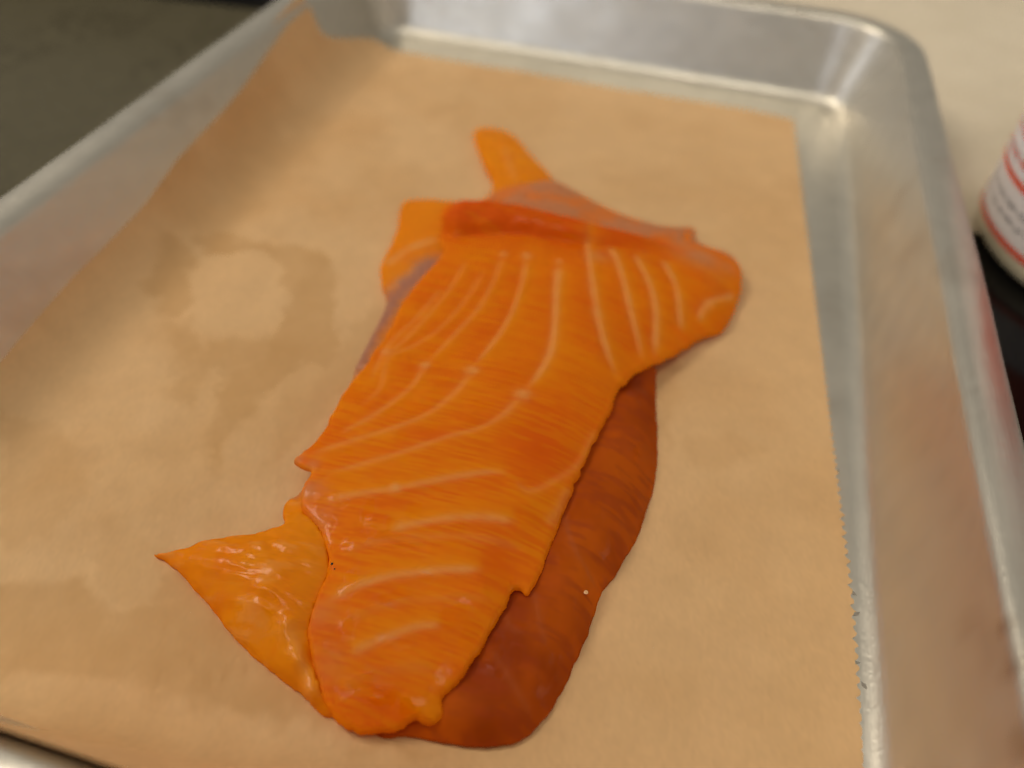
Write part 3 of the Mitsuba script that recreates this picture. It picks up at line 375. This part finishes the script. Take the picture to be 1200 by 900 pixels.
col = blend(np.tile([0.95, 0.30, 0.001], (len(P), 1)), YELLOW, 0.7 * sst(0.4, 0.65, nz(P[:, 0], P[:, 1], 0.12, 54, 3)))
col = blend(col, ORANGE, 0.5 * sst(0.5, 0.75, nz(P[:, 0], P[:, 1], 0.2, 55, 3)))
col = blend(col, FAT, np.clip(allf * 0.75, 0, .7)); col = blend(col, FAT, 0.25 * corner * sst(0.60, 0.75, wr))
col = blend(col, [0.44, 0.22, 0.18], np.clip(np.max(line_field(P, UNDER_SKIN), axis=0) * 1.15, 0, 0.85))
full = np.vstack([col, col[nb:]])
emit_slab('salmon_slice_001', V_, F_, nt, full, [np.r_[l, 0 * l[nb:]] for l in lf], 'wet_flesh')
tag('salmon_slice_001', 'yellow orange lower salmon slice, its wrinkled pointed corner at near left, tip at far end', 'salmon')

# dark slice sloping down to the paper on the right
P, dist, tri, nb, ed = flesh_slab(DARK_OUTLINE, DARK_RELIEF, 4, 61, ragged=0.3, edge=2.4)
Z = np.maximum(surface(DARK_OUTLINE, DARK_RELIEF)(P), 1.8); lf = line_field(P, DARK_FAT); allf = np.max(lf, axis=0)
Z = Z + 0.5 * (nz(P[:, 0], P[:, 1], 0.14, 62, 3) - .5) + 0.15 * (nz(P[:, 0], P[:, 1], 0.7, 63, 3) - .5) + 0.12 * allf
Z = below_top(P, Z, 1.4)
V_, F_, nt = finish_slab(P, dist, tri, nb, ed, Z, 7.0)
col = blend(np.tile([0.47, 0.074, 0.001], (len(P), 1)), [0.33, 0.042, 0.001], sst(0.4, 0.7, nz(P[:, 0], P[:, 1], 0.09, 64, 4)))
col = blend(col, [0.76, 0.155, 0.002], spots(P, DARK_LIGHT, 66)); col = blend(col, [0.42, 0.06, 0.01], 0.5 * sst(0.5, 0.7, fibre_noise(P, 9, 0.25, 0.9)))
col = blend(col, [0.66, 0.118, 0.002], 0.6 * sst(0.5, 0.75, nz(P[:, 0], P[:, 1], 0.13, 65, 3)))
col = blend(col, [0.55, 0.16, 0.06], np.clip(allf * .9, 0, .5))
full = np.vstack([col, col[nb:]])
emit_slab('salmon_slice_002', V_, F_, nt, full, [np.r_[l, 0 * l[nb:]] for l in lf])
tag('salmon_slice_002', 'dark reddish brown salmon slice sticking out under the right side of the top slice', 'salmon')

def pebble(key, at, r, bsdf, seed, flat=0.6):
    s = trimesh.creation.icosphere(2, 1.0); v = np.array(s.vertices); v *= (0.75 + 0.6 * meshkit.noise(v * 1.3 + seed, seed))[:, None]; v[:, 2] *= flat
    put(key, v * r * 1e-3 + np.array(at) * 1e-3, s.faces, bsdf)
FLAKE = FLAKE[:2] + (float(Z[np.argmin(np.hypot(P[:, 0] - FLAKE[0], P[:, 1] - FLAKE[1]))]) + 0.1,)
pebble('salt_flake', FLAKE, 0.36, 'salt', 4, 0.3); tag('salt_flake', 'tiny pale flake on the dark salmon slice', 'salt flake')
for k, (x, y) in enumerate(SPECKS):
    z = top_z[top_height.query([x, y])[1]]
    key = 'pepper_speck' + (f'_{k:03d}' if k else '')
    pebble(key, (x, y, z + 0.12), (0.2, 0.13, 0.11)[k], 'pepper', 9 + k, 0.5)
    tag(key, ('larger', 'smaller')[k] + ' of two tiny dark specks on the top salmon slice', 'speck', 'dark specks on the top slice')

# ------------------------------------------------------------------ the phone that took the picture shades the near end
X_, Y_ = np.cross(FWD, UP), np.array(UP)
import manifold3d as m3
def phone_box(x0, x1, y0, y1, z0, z1, r):
    c = [EYE + X_ * x + Y_ * y - FWD * z for x in (x0 + r, x1 - r) for y in (y0 + r, y1 - r) for z in (z0 + r * .4, z1 - r * .4)]
    return m3.Manifold.hull_points([list(p + q * r * .4) for p in c for q in np.vstack([np.eye(3), -np.eye(3)])])
scene['phone__body'] = mikit.ply(phone_box(-0.132, 0.022, -0.052, 0.022, 0.004, 0.0125, 0.004), 'black_enamel', smooth=40)
ang = np.linspace(0, 2 * np.pi, 24, endpoint=False)
lens = [EYE + X_ * 0.0055 * math.cos(t) + Y_ * 0.0055 * math.sin(t) - FWD * z for z in (0.0039, 0.0032) for t in ang]
scene['phone__lens_ring'] = mikit.ply(m3.Manifold.hull_points([list(p) for p in lens]), 'black_glass', smooth=40)
tag('phone', 'black phone held over the near end of the pan, outside the frame', 'phone')

# ------------------------------------------------------------------ bottle
BC, BR, BZ = np.array([0.1608, -0.0715]), 0.0430, 0.0008
def lathe(key, prof, bsdf, seg=120):
    ang = np.linspace(0, 2 * np.pi, seg, endpoint=False); n = len(prof)
    v = np.array([[BC[0] + r * math.cos(t), BC[1] + r * math.sin(t), BZ + z] for r, z in prof for t in ang]); f = []
    for i in range(n - 1):
        j = np.arange(seg); k = (j + 1) % seg; f += [np.stack([i * seg + j, i * seg + k, (i + 1) * seg + k], 1), np.stack([i * seg + j, (i + 1) * seg + k, (i + 1) * seg + j], 1)]
    scene[key] = mikit.ply((v, np.vstack(f)), bsdf, smooth=35)
lathe('bottle__body', [(0.0001, 0.0), (BR - 0.003, 0.0), (BR - 0.0012, 0.0006), (BR - 0.0002, 0.002), (BR, 0.004), (BR, 0.135), (BR - 0.006, 0.145), (0.02, 0.152), (0.0001, 0.153)], 'bottle_plastic')
lathe('bottle__label', [(BR + 0.0001, 0.0055), (BR + 0.0004, 0.0055), (BR + 0.0004, 0.12), (BR + 0.0001, 0.12)], 'label_white')
def band(key, t0, t1, z0, z1, bsdf, out=0.0006, seg=160, wob=0.0):
    t = np.linspace(t0, t1, max(4, int(seg * (t1 - t0) / 6.28) + 2)); r = BR + out
    v = np.vstack([np.c_[BC[0] + r * np.cos(t), BC[1] + r * np.sin(t), BZ + z0 + 0 * t], np.c_[BC[0] + r * np.cos(t), BC[1] + r * np.sin(t), BZ + z1 + 0 * t]]); k = len(t)
    j = np.arange(k - 1); return v, np.vstack([np.stack([j, j + 1, j + k + 1], 1), np.stack([j, j + k + 1, j + k], 1)])
for k, (z0, z1) in enumerate(((0.0058, 0.0077), (0.0195, 0.0213))):
    v, f = band('', 0, 2 * math.pi, z0, z1, ''); put('bottle__red_line' + (f'_{k:03d}' if k else ''), v, f, 'print_red')
v, f = band('', math.radians(222), math.radians(300), 0.0215, 0.075, ''); put('bottle__red_panel', v, f, 'print_red')
def scribble(rows, bsdf, key, t0, t1, seed):
    """Rows of small blurred, unreadable print: short strokes side by side on the label."""
    rnd = random.Random(seed); vs, fs, at = [], [], 0
    for z, h in rows:
        t = t0 + rnd.random() * 0.03
        while t < t1:
            for _ in range(rnd.randint(3, 7)):
                wd = rnd.uniform(0.0009, 0.0016) / BR * (h / 0.002); k0 = rnd.uniform(0, .25) * h; v, f = [], []
                for (a, b0, b1) in ((t, k0, h * rnd.uniform(.7, 1.0)),):
                    v, f = band('', a, a + wd * rnd.uniform(.35, .6), z + b0, z + b1, '')
                    vs.append(v); fs.append(f + at); at += len(v)
                v, f = band('', t, t + wd * .8, z + k0, z + k0 + h * .22, ''); vs.append(v); fs.append(f + at); at += len(v)
                t += wd
            t += 0.03
    put(key, np.vstack(vs), np.vstack(fs), bsdf)
scribble([(0.0145, 0.0013), (0.0112, 0.0013)], 'print_grey', 'bottle__small_print', math.radians(150), math.radians(212), 5)
scribble([(0.0235, 0.0022), (0.0285, 0.0022), (0.0335, 0.0022), (0.0385, 0.0022), (0.0435, 0.0022)], 'print_red', 'bottle__lettering', math.radians(150), math.radians(220), 6)
tag('bottle', 'round white labelled bottle with red lines and print at the right frame edge', 'bottle')
